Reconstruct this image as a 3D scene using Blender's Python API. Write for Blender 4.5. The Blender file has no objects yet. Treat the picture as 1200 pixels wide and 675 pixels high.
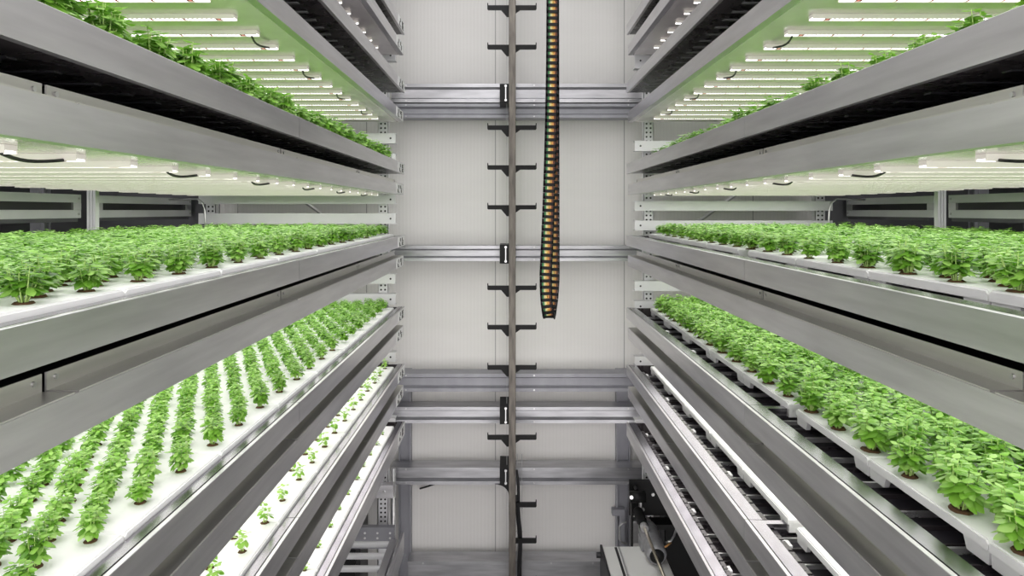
import bpy, bmesh, math, random
from mathutils import Vector, Matrix, Euler
random.seed(7)
S = bpy.context.scene
COL = S.collection
PI = math.pi
H = 3.0            # height of the eye line above the floor
XI = {-1: .626, 1: .700}   # aisle half width to each rack face
YB = 4.08          # far end of the racks
YN = .30           # near end of what is built

# ------------------------------------------------------------------ materials
def new_mat(name):
    m = bpy.data.materials.new(name); m.use_nodes = True
    nt = m.node_tree
    return m, nt, nt.nodes['Principled BSDF']
def simple(name, col, rough=.5, metal=0., spec=.5):
    m, nt, b = new_mat(name)
    b.inputs['Base Color'].default_value = (*col, 1)
    b.inputs['Roughness'].default_value = rough
    b.inputs['Metallic'].default_value = metal
    b.inputs['Specular IOR Level'].default_value = spec
    return m
def noisy(name, c1, c2, rough=.4, metal=0., scale=(8, 8, 8), nscale=6, rvar=.1, bump=0.):
    m, nt, b = new_mat(name)
    tc = nt.nodes.new('ShaderNodeTexCoord'); mp = nt.nodes.new('ShaderNodeMapping')
    mp.inputs['Scale'].default_value = scale
    nz = nt.nodes.new('ShaderNodeTexNoise'); nz.inputs['Scale'].default_value = nscale; nz.inputs['Detail'].default_value = 5
    rp = nt.nodes.new('ShaderNodeValToRGB')
    rp.color_ramp.elements[0].position = .3; rp.color_ramp.elements[1].position = .7
    rp.color_ramp.elements[0].color = (*c1, 1); rp.color_ramp.elements[1].color = (*c2, 1)
    L = nt.links.new
    L(tc.outputs['Object'], mp.inputs['Vector']); L(mp.outputs[0], nz.inputs['Vector'])
    L(nz.outputs['Fac'], rp.inputs[0]); L(rp.outputs[0], b.inputs['Base Color'])
    mr = nt.nodes.new('ShaderNodeMapRange')
    mr.inputs[3].default_value = max(.02, rough - rvar); mr.inputs[4].default_value = rough + rvar
    L(nz.outputs['Fac'], mr.inputs[0]); L(mr.outputs[0], b.inputs['Roughness'])
    b.inputs['Metallic'].default_value = metal
    if bump:
        bp = nt.nodes.new('ShaderNodeBump'); bp.inputs['Strength'].default_value = bump; bp.inputs['Distance'].default_value = .002
        L(nz.outputs['Fac'], bp.inputs['Height']); L(bp.outputs[0], b.inputs['Normal'])
    return m

M = {}
M['galv'] = noisy('galvanised_steel', (.55, .54, .555), (.69, .68, .695), .33, .95, (1.2, .5, 6), 7, .07)
M['galv_white'] = noisy('white_steel', (.78, .78, .80), (.86, .86, .87), .4, .15, (1, 1, 1), 6, .08)
M['alu'] = noisy('aluminium', (.66, .66, .66), (.78, .78, .78), .3, .85, (2, .4, 4), 8, .08)
M['plate'] = noisy('stainless_plate', (.55, .54, .51), (.66, .65, .62), .35, .85, (2, .3, 9), 8, .08)
M['shiny'] = noisy('polished_edge', (.25, .24, .27), (.34, .33, .355), .20, 1., (2, .6, 2), 2, .04)
M['reflector'] = noisy('reflector_sheet', (.76, .70, .70), (.84, .79, .785), .2, .45, (2, 2, 2), 5, .06, .05)  # pink tint put into the colour to cancel green light from the plants
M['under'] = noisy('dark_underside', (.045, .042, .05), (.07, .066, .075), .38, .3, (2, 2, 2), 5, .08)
M['holder'] = simple('tube_housing_added_glow', (.66, .63, .58), .45)
_b = M['holder'].node_tree.nodes['Principled BSDF']       # faint warm glow added to the tube housings to lighten the panels
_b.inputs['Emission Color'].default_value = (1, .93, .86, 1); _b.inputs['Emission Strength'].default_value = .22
M['rib'] = simple('rib_grey', (.36, .35, .37), .45, .2)
M['pan'] = noisy('dark_pan', (.035, .03, .033), (.06, .052, .056), .28, .2, (4, 4, 4), 5, .1)
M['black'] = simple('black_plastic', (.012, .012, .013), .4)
M['blacksteel'] = simple('black_steel', (.008, .008, .008), .5, .0, .25)
M['board'] = noisy('white_foam', (.86, .86, .86), (.90, .90, .895), .5, 0, (3, 3, 3), 8, .05)
M['plug'] = noisy('brown_substrate', (.05, .025, .012), (.16, .08, .035), .95, 0, (60, 60, 60), 6, .02, .5)
M['mast'] = noisy('worn_steel', (.07, .062, .055), (.20, .18, .155), .42, .5, (10, 10, 1.5), 5, .1)
M['label'] = simple('white_label', (.85, .85, .84), .5)
M['ink'] = simple('label_ink', (.05, .05, .05), .6)
M['screw'] = simple('screw_steel', (.6, .6, .6), .3, 1.)
M['column'] = noisy('grey_column', (.30, .30, .33), (.38, .38, .41), .5, .4, (2, 2, 1), 5, .06)
M['purlin'] = noisy('purlin_steel', (.36, .36, .375), (.52, .52, .54), .33, .85, (1.3, 5, 9), 4, .08)
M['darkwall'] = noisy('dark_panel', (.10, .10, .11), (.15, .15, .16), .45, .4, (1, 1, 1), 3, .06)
M['floor'] = noisy('concrete', (.55, .55, .54), (.65, .65, .63), .7, 0, (1, 1, 1), 4, .1)
M['ceil'] = simple('ceiling_white', (.55, .55, .55), .7)
M['motor'] = noisy('motor_grey', (.24, .24, .25), (.36, .36, .37), .45, .3, (8, 8, 8), 5, .08)
M['brass'] = simple('rod_steel', (.52, .47, .38), .28, 1.)
M['cabinet'] = simple('cabinet_white', (.82, .82, .79), .45)
M['wire_y'] = simple('yellow_cable', (1., .72, .22), .45)
M['wire_o'] = simple('orange_cable', (.95, .48, .16), .45)
M['wire_g'] = simple('green_cable', (.10, .42, .16), .45)
M['wire_b'] = simple('brown_cable', (.26, .10, .06), .5)
M['wire_c'] = simple('cream_cable', (.98, .90, .55), .5)
M['wire_grey'] = simple('grey_wire', (.45, .45, .45), .4, .5)

# wall panel: fine vertical ribs and a seam every 0.868 m
def wall_mat():
    m, nt, b = new_mat('ribbed_wall_panel')
    L = nt.links.new
    tc = nt.nodes.new('ShaderNodeTexCoord'); sp = nt.nodes.new('ShaderNodeSeparateXYZ'); L(tc.outputs['Object'], sp.inputs[0])
    def mth(op, a, bb=None):
        n = nt.nodes.new('ShaderNodeMath'); n.operation = op
        if isinstance(a, (int, float)): n.inputs[0].default_value = a
        else: L(a, n.inputs[0])
        if bb is not None:
            if isinstance(bb, (int, float)): n.inputs[1].default_value = bb
            else: L(bb, n.inputs[1])
        return n.outputs[0]
    rib = mth('SINE', mth('MULTIPLY', sp.outputs['X'], 2 * PI / .024))
    ribs = mth('SMOOTH_MAX', mth('SUBTRACT', rib, .6), 0.)
    sx = mth('ABSOLUTE', mth('SUBTRACT', mth('MODULO', mth('ADD', sp.outputs['X'], .098 + .868 * 10), .868), .003))
    seam = mth('LESS_THAN', sx, .0035)
    nz = nt.nodes.new('ShaderNodeTexNoise'); nz.inputs['Scale'].default_value = 2.; nz.inputs['Detail'].default_value = 4
    mp = nt.nodes.new('ShaderNodeMapping'); mp.inputs['Scale'].default_value = (1, 1, 4)
    L(tc.outputs['Object'], mp.inputs[0]); L(mp.outputs[0], nz.inputs['Vector'])
    rp = nt.nodes.new('ShaderNodeValToRGB')
    rp.color_ramp.elements[0].color = (.78, .765, .74, 1); rp.color_ramp.elements[1].color = (.85, .835, .81, 1)
    L(nz.outputs['Fac'], rp.inputs[0])
    mx = nt.nodes.new('ShaderNodeMix'); mx.data_type = 'RGBA'
    L(mth('MAXIMUM', mth('MULTIPLY', ribs, .13), mth('MULTIPLY', seam, .75)), mx.inputs['Factor'])
    L(rp.outputs[0], mx.inputs['A']); mx.inputs['B'].default_value = (.30, .29, .28, 1)
    L(mx.outputs['Result'], b.inputs['Base Color'])
    bp = nt.nodes.new('ShaderNodeBump'); bp.inputs['Strength'].default_value = .10; bp.inputs['Distance'].default_value = .002
    L(rib, bp.inputs['Height']); L(bp.outputs[0], b.inputs['Normal'])
    b.inputs['Roughness'].default_value = .5
    return m
M['wall'] = wall_mat()

# led tube: row of diodes, every eighth one red, a solid bright cap at the aisle end
def led_mat(strength):
    m = bpy.data.materials.new('led_tube_light'); m.use_nodes = True
    nt = m.node_tree; nt.nodes.clear(); L = nt.links.new
    out = nt.nodes.new('ShaderNodeOutputMaterial'); em = nt.nodes.new('ShaderNodeEmission'); L(em.outputs[0], out.inputs[0])
    tc = nt.nodes.new('ShaderNodeTexCoord'); sp = nt.nodes.new('ShaderNodeSeparateXYZ'); L(tc.outputs['Object'], sp.inputs[0])
    def mth(op, a, bb=None):
        n = nt.nodes.new('ShaderNodeMath'); n.operation = op
        if isinstance(a, (int, float)): n.inputs[0].default_value = a
        else: L(a, n.inputs[0])
        if bb is not None:
            if isinstance(bb, (int, float)): n.inputs[1].default_value = bb
            else: L(bb, n.inputs[1])
        return n.outputs[0]
    x = mth('ABSOLUTE', sp.outputs['X'])          # local x runs outward from the aisle end
    cell = mth('MODULO', x, .0125)
    dot = mth('LESS_THAN', mth('ABSOLUTE', mth('SUBTRACT', cell, .00625)), .0037)
    cap = mth('LESS_THAN', x, .035)
    on = mth('MAXIMUM', mth('ADD', mth('MULTIPLY', dot, .92), .08), cap)
    red = mth('MULTIPLY', mth('LESS_THAN', mth('MODULO', mth('SUBTRACT', x, .045), .088), .009), mth('SUBTRACT', 1, cap))
    mx = nt.nodes.new('ShaderNodeMix'); mx.data_type = 'RGBA'; L(red, mx.inputs['Factor'])
    mx.inputs['A'].default_value = (1, .965, .97, 1); mx.inputs['B'].default_value = (.85, .30, .22, 1)
    L(mx.outputs['Result'], em.inputs[0])
    L(mth('MULTIPLY', mth('MULTIPLY', on, strength), mth('SUBTRACT', 1, mth('MULTIPLY', red, .80))), em.inputs[1])
    return m
LED = 4.5
LAMP = 1.25
M['led'] = led_mat(LED)

def leaf_mat(name, c1, c2, c3):
    m, nt, b = new_mat(name); L = nt.links.new
    ge = nt.nodes.new('ShaderNodeNewGeometry'); rp = nt.nodes.new('ShaderNodeValToRGB')
    e = rp.color_ramp.elements
    e[0].position = 0; e[0].color = (*c1, 1); e[1].position = 1; e[1].color = (*c3, 1)
    k = e.new(.5); k.color = (*c2, 1)
    oi = nt.nodes.new('ShaderNodeObjectInfo')
    mm = nt.nodes.new('ShaderNodeMath'); mm.operation = 'MULTIPLY_ADD'; mm.inputs[1].default_value = .7; 
    m2 = nt.nodes.new('ShaderNodeMath'); m2.operation = 'MULTIPLY'; m2.inputs[1].default_value = .3
    L(ge.outputs['Random Per Island'], mm.inputs[0]); L(oi.outputs['Random'], m2.inputs[0]); L(m2.outputs[0], mm.inputs[2])
    L(mm.outputs[0], rp.inputs[0])
    L(rp.outputs[0], b.inputs['Base Color']); b.inputs['Roughness'].default_value = .36
    tr = nt.nodes.new('ShaderNodeBsdfTranslucent'); mx = nt.nodes.new('ShaderNodeMixShader'); mx.inputs[0].default_value = .3
    L(rp.outputs[0], tr.inputs[0]); L(b.outputs[0], mx.inputs[1]); L(tr.outputs[0], mx.inputs[2])
    L(mx.outputs[0], nt.nodes['Material Output'].inputs[0])
    return m
M['leaf'] = leaf_mat('basil_leaf', (.085, .24, .02), (.27, .55, .065), (.55, .80, .27))
M['leaf_young'] = leaf_mat('young_leaf', (.18, .42, .04), (.33, .60, .09), (.50, .75, .18))
M['stem'] = simple('green_stem', (.50, .68, .22), .5)

# ------------------------------------------------------------------ mesh helpers
class MB:
    def __init__(s): s.v = []; s.f = []; s.mi = []
    def quad(s, a, b, c, d, mi=0):
        n = len(s.v); s.v += [a, b, c, d]; s.f.append((n, n+1, n+2, n+3)); s.mi.append(mi)
    def box(s, x0, x1, y0, y1, z0, z1, mi=0):
        if x0 > x1: x0, x1 = x1, x0
        if y0 > y1: y0, y1 = y1, y0
        if z0 > z1: z0, z1 = z1, z0
        n = len(s.v)
        s.v += [(x, y, z) for z in (z0, z1) for x, y in ((x0, y0), (x1, y0), (x1, y1), (x0, y1))]
        for f in ((3,2,1,0), (4,5,6,7), (0,1,5,4), (1,2,6,5), (2,3,7,6), (3,0,4,7)):
            s.f.append(tuple(n + i for i in f)); s.mi.append(mi)
        return s
    def prism(s, poly, axis, a0, a1, mi=0):
        """extrude a 2-D polygon; axis 'y': poly in (x,z); axis 'x': poly in (y,z); axis 'z': poly in (x,y)"""
        n = len(s.v); k = len(poly)
        for a in (a0, a1):
            for p, q in poly:
                s.v.append({'y': (p, a, q), 'x': (a, p, q), 'z': (p, q, a)}[axis])
        s.f.append(tuple(n + i for i in range(k))[::-1]); s.mi.append(mi)
        s.f.append(tuple(n + k + i for i in range(k))); s.mi.append(mi)
        for i in range(k):
            j = (i + 1) % k
            s.f.append((n + i, n + j, n + k + j, n + k + i)); s.mi.append(mi)
        return s
    def tube(s, pts, r, seg=8, mi=0, cap=True):
        pts = [Vector(p) for p in pts]; n = len(s.v); up = Vector((0, 0, 1))
        rs = r if isinstance(r, (list, tuple)) else [r] * len(pts)
        for i, p in enumerate(pts):
            d = (pts[min(i+1, len(pts)-1)] - pts[max(i-1, 0)])
            d = d.normalized() if d.length > 1e-9 else Vector((0,0,1))
            a = d.cross(up if abs(d.z) < .95 else Vector((0, 1, 0))).normalized(); b = d.cross(a)
            for k in range(seg):
                t = 2 * PI * k / seg
                s.v.append(tuple(p + (a * math.cos(t) + b * math.sin(t)) * rs[i]))
        for i in range(len(pts) - 1):
            for k in range(seg):
                j = (k + 1) % seg
                s.f.append((n + i*seg + k, n + i*seg + j, n + (i+1)*seg + j, n + (i+1)*seg + k)); s.mi.append(mi)
        if cap:
            s.f.append(tuple(n + k for k in range(seg))[::-1]); s.mi.append(mi)
            m = n + (len(pts) - 1) * seg
            s.f.append(tuple(m + k for k in range(seg))); s.mi.append(mi)
        return s
    def mesh(s, name, mats, org=(0, 0, 0), smooth=False):
        me = bpy.data.meshes.new(name)
        me.from_pydata([(a - org[0], b - org[1], c - org[2]) for a, b, c in s.v], [], s.f)
        mats = mats if isinstance(mats, (list, tuple)) else [mats]
        for m in mats: me.materials.append(M[m])
        if len(mats) > 1: me.polygons.foreach_set('material_index', s.mi)
        if smooth: me.polygons.foreach_set('use_smooth', [True] * len(me.polygons))
        bm = bmesh.new(); bm.from_mesh(me); bmesh.ops.recalc_face_normals(bm, faces=bm.faces); bm.to_mesh(me); bm.free()
        me.update(); return me

def tag(o, label=None, cat=None, group=None, kind=None):
    if label: o['label'] = label
    if cat: o['category'] = cat
    if group: o['group'] = group
    if kind: o['kind'] = kind
    return o
def thing(name, label, cat, loc, group=None, rz=0):
    o = bpy.data.objects.new(name, None); COL.objects.link(o); o.empty_display_size = .05
    o.location = loc; o.rotation_euler = (0, 0, rz)
    return tag(o, label, cat, group)
def wloc(o):
    l = Vector(o.location)
    while o.parent: o = o.parent; l += Vector(o.location)
    return l
def part(name, mb, mats, parent, label=None, smooth=False, bevel=0, loc=None):
    """mb is in world coordinates; loc (world) is where the part's own origin goes"""
    pl = wloc(parent) if parent else Vector((0, 0, 0))
    org = Vector(loc) if loc else pl
    me = mb.mesh(name, mats, org, smooth)
    o = bpy.data.objects.new(name, me); COL.objects.link(o); o.parent = parent; o.location = org - pl
    if label: o['label'] = label
    if bevel:
        b = o.modifiers.new('bevel', 'BEVEL'); b.width = bevel; b.segments = 2; b.limit_method = 'ANGLE'
    return o
def solo(name, mb, mats, label, cat, group=None, loc=(0, 0, 0), **k):
    o = part(name, mb, mats, None, loc=loc, **k); return tag(o, label, cat, group)
def struct(name, mb, mats):
    o = part(name, mb, mats, None); o['kind'] = 'structure'; return o
ORD = ['', 'first', 'second', 'third', 'fourth', 'fifth', 'sixth', 'seventh', 'eighth', 'ninth', 'tenth', 'eleventh', 'twelfth',
       'thirteenth', 'fourteenth', 'fifteenth', 'sixteenth', 'seventeenth', 'eighteenth', 'nineteenth', 'twentieth', 'twenty-first', 'twenty-second']
SIDE = {-1: 'left', 1: 'right'}
TIER = ['topmost', 'second', 'third', 'fourth', 'fifth', 'sixth', 'lowest']

# ------------------------------------------------------------------ room
struct('floor', MB().box(-3.3, 3.3, -.6, 4.9, -.1, 0), 'floor')
struct('ceiling', MB().box(-3.3, 3.3, -.6, 4.9, 4.95, 5.05), 'ceil')
wb = MB().box(-1.95, 2.05, 4.60, 4.72, 0, 4.95)
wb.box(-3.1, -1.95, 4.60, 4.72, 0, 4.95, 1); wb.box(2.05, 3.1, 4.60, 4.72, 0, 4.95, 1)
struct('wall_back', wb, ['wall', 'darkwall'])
for s in (-1, 1):
    b = MB().box(s*3.1, s*3.2, -.6, 4.9, 0, 4.95)
    for k in range(11):                       # folded ribs of the side sheeting
        y = -.4 + k * .5
        b.box(s*3.085, s*3.1, y, y + .05, 0, 4.95)
    struct('wall_' + SIDE[s], b, 'darkwall')

# horizontal rails on the back wall
def purlin(y0, y1, label, x0=-.77, x1=.87, Y=4.42, mat='purlin'):
    k = 800 / Y
    z1, z0 = H + (247 - y0) / k, H + (247 - y1) / k
    h = z1 - z0
    t = thing('wall_rail', label, 'rail', ((x0 + x1)/2, Y, z0))
    lip = min(.022, h * .2)
    prof = [(Y, z0), (Y, z0 + lip), (Y + .004, z0 + lip), (Y + .03, z0 + lip + .012), (Y + .03, z1 - lip - .012), (Y + .004, z1 - lip), (Y, z1 - lip), (Y, z1),
            (Y + .13, z1), (Y + .13, z0)]
    part('channel', MB().prism(prof, 'x', x0, x1), mat, t)
    for bx in (x0 + .1, x0 + .93, x1 - .1):
        for bz in (z0 + lip/2, z1 - lip/2):
            part('bolt', MB().tube([(bx, Y - .005, bz), (bx, Y + .001, bz)], .0055, 8), 'screw', t)
    return t
purlin(98, 120, 'wide bright steel wall rail, topmost of the rails across the ribbed wall')
purlin(121.5, 138, 'grey steel wall rail directly under the topmost bright rail', mat='column')
purlin(288, 306, 'thin steel wall rail level with the fourth tier trays')
purlin(438, 459, 'dark grey steel wall rail above the paired lower rails', mat='column')
purlin(477, 496, 'galvanised wall rail clamped to the mast, just under the dark grey rail')
purlin(548, 568, 'galvanised wall rail with a curved black bracket hanging under its clamp')
purlin(658, 690, 'lowest steel wall rail at the foot of the ribbed wall', x0=-.66, x1=.64)

# steel columns behind the rack ends, lower half of the wall
for s, xa, xb in ((-1, -.735, -.655), (1, .712, .80)):
    mb = MB(); mb.box(xa, xb, 4.56, 4.60, 0, H - 1.06); mb.box(xa, xa + .008, 4.53, 4.56, 0, H - 1.06); mb.box(xb - .008, xb, 4.53, 4.56, 0, H - 1.06)
    solo('steel_column', mb, 'column', 'grey steel column against the back wall beside the %s rack' % SIDE[s], 'column', loc=((xa+xb)/2, 4.58, 0))

# ------------------------------------------------------------------ mast with arms
YM = 4.20; kM = 800 / YM
mast = thing('lift_mast', 'tall worn steel mast with black arms standing before the ribbed wall', 'mast', (.018, YM, 0))
part('pole', MB().box(-.004, .039, YM - .022, YM + .022, 0, 4.94), 'mast', mast, bevel=.003)
def arm(yc, left=True, right=True):
    z = H + (247 - yc) / kM
    mb = MB()
    xl, xr = -.137, .168
    za, zb = z - .013, z + .014
    Y0, Y1 = YM + .022, YM + .040
    if left:
        mb.prism([(xl + .005, za), (.02, za), (.02, zb), (xl + .007, zb), (xl + .005, zb + .014), (xl, zb + .014), (xl, za + .006)], 'y', Y0, Y1)
        mb.prism([(-.052, za + .001), (-.004, za + .001), (-.004, za - .042), (-.016, za - .042)], 'y', Y0, Y1)
    if right:
        mb.prism([(.02, za), (xr - .005, za), (xr, za + .006), (xr, zb + .014), (xr - .005, zb + .014), (xr - .007, zb), (.02, zb)], 'y', Y0, Y1)
        if left: mb.prism([(.039, za + .001), (.068, za + .001), (.039, za - .020)], 'y', Y0, Y1)
    part('arm', mb, 'blacksteel', mast)
for yc in (-86, -39.5, 7.5, 54, 149, 196, 243, 338, 384.5, 432, 514.5): arm(yc)
for yc in (594, 636.5, 684, 731): arm(yc, left=False)
for y0, y1, curved in ((98, 120, 0), (287, 309, 0), (476, 497.5, 0), (549, 569, 1)):
    z1, z0 = H + (247 - y0) / kM, H + (247 - y1) / kM
    mb = MB().box(-.060, -.004, YM + .005, YM + .215, z0, z1)
    if curved:
        pts = [(-.004, z0)] + [(-.09 + .086 * math.sin(a), z0 - .07 + .07 * math.cos(a)) for a in [PI/2 * i / 8 for i in range(8, -1, -1)]]
        mb.prism(pts, 'y', YM + .02, YM + .03)
    c = part('clamp', mb, 'blacksteel', mast)
    sl = MB().box(-.026, -.020, YM - .001, YM + .006, z0 + .018, z1 - .018)
    part('slot_plate', sl, 'screw', c)
    for z in (z0 + .014, z1 - .014):
        part('bolt', MB().tube([(-.023, YM - .004, z), (-.023, YM + .006, z)], .008, 8), 'screw', c)
part('guide_wire', MB().tube([(-.016, YM + .06, .02), (-.016, YM + .06, 4.93)], .0014, 6), 'wire_grey', mast)

# black cables rising beside the mast foot, held in a wire ladder
t = thing('cable_ladder', 'thin wire ladder holding black cables beside the mast foot', 'cable ladder', (.06, YM + .03, 0))
zt = H + (247 - 537) / kM
for x in (.049, .078):
    part('side_wire', MB().tube([(x, YM + .075, 0), (x, YM + .075, zt)], .0016, 6), 'wire_grey', t)
for k in range(14):
    z = zt - .05 - k * .145
    part('rung', MB().tube([(.040, YM + .073, z), (.086, YM + .073, z)], .0014, 6), 'wire_grey', t)
pts = []
for i in range(30):
    z = H + (247 - 555) / kM - i * .05
    pts.append((.046 + .022 * math.sin(min(i, 12) / 12 * PI/2) + .004 * math.sin(i * .9), YM + .058, max(z, .01)))
    if z < .01: break
solo('power_cable', MB().tube(pts, [.006 + .005 * min(1, i / 4) for i in range(len(pts))], 8), 'black', 'thick black power cable running down beside the mast foot', 'cable', loc=pts[-1], smooth=True)
pts2 = [(p[0] - .012, p[1] - .016, p[2]) for p in pts[3:]]
solo('power_cable', MB().tube(pts2, .005, 8), 'black', 'thinner black power cable tucked between the mast and the thick cable', 'cable', loc=pts2[-1], smooth=True)

# ------------------------------------------------------------------ hanging cable chain
YC = 3.5
def cpath(y, back=False):
    """pixel row -> centre of the chain strand"""
    t = max(0, min(1, (y + 10) / 330.))
    xf = 647.5 - 8.0 * t * t
    xb = 648.2 + .6 * t
    if y > 320: xf = 639.5 + 3.5 * ((y - 320) / 62.) ** 2; xb = 648.8 - 5.8 * ((y - 320) / 62.) ** 2
    Y = YC + (.115 if back else 0)
    x = xb if back else xf
    return Vector(((x - 597) * YC / 800 if not back else (x - 597) * Y / 800, Y, H + (247 - y) * YC / 800))
front = [cpath(y) for y in range(-190, 362, 6)]
back = [cpath(y, True) for y in range(-190, 362, 6)]
c0, c1 = front[-1], back[-1]
mid = (c0 + c1) / 2; rad = (c1.y - c0.y) / 2
loop = [Vector((c0.x + (c1.x - c0.x) * i / 10, mid.y - rad * math.cos(PI * i / 10), mid.z - rad * 1.25 * math.sin(PI * i / 10))) for i in range(1, 10)]
path = front + loop + back[::-1]
chain = thing('cable_chain', 'black cable chain loop with coloured cables hanging beside the mast', 'cable chain', (path[0].x, YC, path[0].z + .04))
def resample(P, step):
    out = []; acc = 0; nxt = 0
    for a, b in zip(P, P[1:]):
        d = (b - a).length
        while nxt <= acc + d:
            f = (nxt - acc) / d; out.append((a.lerp(b, f), (b - a).normalized())); nxt += step
        acc += d
    return out
links = resample(path, .0328)
def link_verts(p, d):
    """one frame-shaped link around the cables; d = running direction"""
    mb = MB()
    w, hd, hh = .031, .011, .0155
    mb.box(-w, -w + .010, -hd, hd, -hh, hh); mb.box(w - .006, w, -hd, hd, -hh, hh)
    mb.box(-w, w, -hd, -hd + .005, -hh, -hh + .016); mb.box(-w, w, hd - .005, hd, -hh, -hh + .016)
    X = Vector((1, 0, 0)); Zd = -d; Yd = Zd.cross(X).normalized(); X = Yd.cross(Zd).normalized()
    R = Matrix((X, Yd, Zd)).transposed()
    mb.v = [tuple(p + R @ Vector(v)) for v in mb.v]
    return mb
nl = len(links)
lowest = max(range(nl), key=lambda i: -links[i][0].z)
rest = MB()
for i, (p, d) in enumerate(links):
    if i <= lowest + 18 and p.z < H + 1.12: part('link', link_verts(p, d), 'blacksteel', chain, loc=p)
    else:
        m = link_verts(p, d); n = len(rest.v); rest.v += m.v; rest.f += [tuple(n + q for q in f) for f in m.f]; rest.mi += m.mi
o = part('upper_links', rest, 'blacksteel', chain); o['kind'] = 'stuff'
for nm, mt, dx, r in (('green_cable', 'wire_g', -.0165, .0042), ('cream_cable', 'wire_c', -.0075, .0046), ('yellow_cable', 'wire_y', .0005, .005), ('orange_cable', 'wire_o', .0105, .0045), ('brown_cable', 'wire_b', .0195, .0045)):
    part(nm, MB().tube([p + Vector((dx, 0, 0)) for p in path], r, 6), mt, chain, smooth=True)
hang = MB().box(path[0].x - .06, path[0].x + .06, YC - .03, YC + .14, path[0].z + .002, 4.945)
part('hanger', hang, 'blacksteel', chain)

# ------------------------------------------------------------------ racks
#        tray lip   light frame top   light frame height
TIERS = {
    -1: [(1.112, .985), (.765, .586), (.279, .156), (-.146, -.266), (-.571, -.682), (-.914, -1.036), (-1.258, None)],
    1:  [(1.112, .985), (.765, .586), (.281, .156), (-.146, -.266), (-.578, -.695), (-.920, -1.045), (-1.265, None)]}
FH = .062
DB = {-1: .043, 1: .125}            # board front edge, outward from the rack face
DP = {-1: .084, 1: .155}            # first plant column
DOUT = {-1: 1.27, 1: 1.35}
SEAM = 2.035

def glyphs(s, x, y0, y1, z0, z1, text):
    """small dark characters on the end label, lying on the fascia plane"""
    seg = {'1': [(.5, 0, .5, 1)], 'L': [(.1, 0, .1, 1), (.1, 0, .8, 0)], 'E': [(.1, 0, .1, 1), (.1, 0, .8, 0), (.1, .5, .7, .5), (.1, 1, .8, 1)],
           '7': [(.1, 1, .8, 1), (.8, 1, .4, 0)]}
    out = []; n = len(text); cw = (y1 - y0) / (n + .4)
    for i, ch in enumerate(text):
        mb = MB(); a = y0 + cw * (.2 + i + .15); b = a + cw * .7
        for u0, v0, u1, v1 in seg[ch]:
            ya, za, yb, zb = a + (b-a)*u0, z0 + (z1-z0)*v0, a + (b-a)*u1, z0 + (z1-z0)*v1
            t = .004; ty = .016 if abs(za - zb) > abs(ya - yb) * .3 else 0
            mb.box(x, x - s * .0012, min(ya, yb) - ty/2 - .002, max(ya, yb) + ty/2 + .002, min(za, zb) - t/2, max(za, zb) + t/2)
        out.append(mb)
    return out

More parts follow.
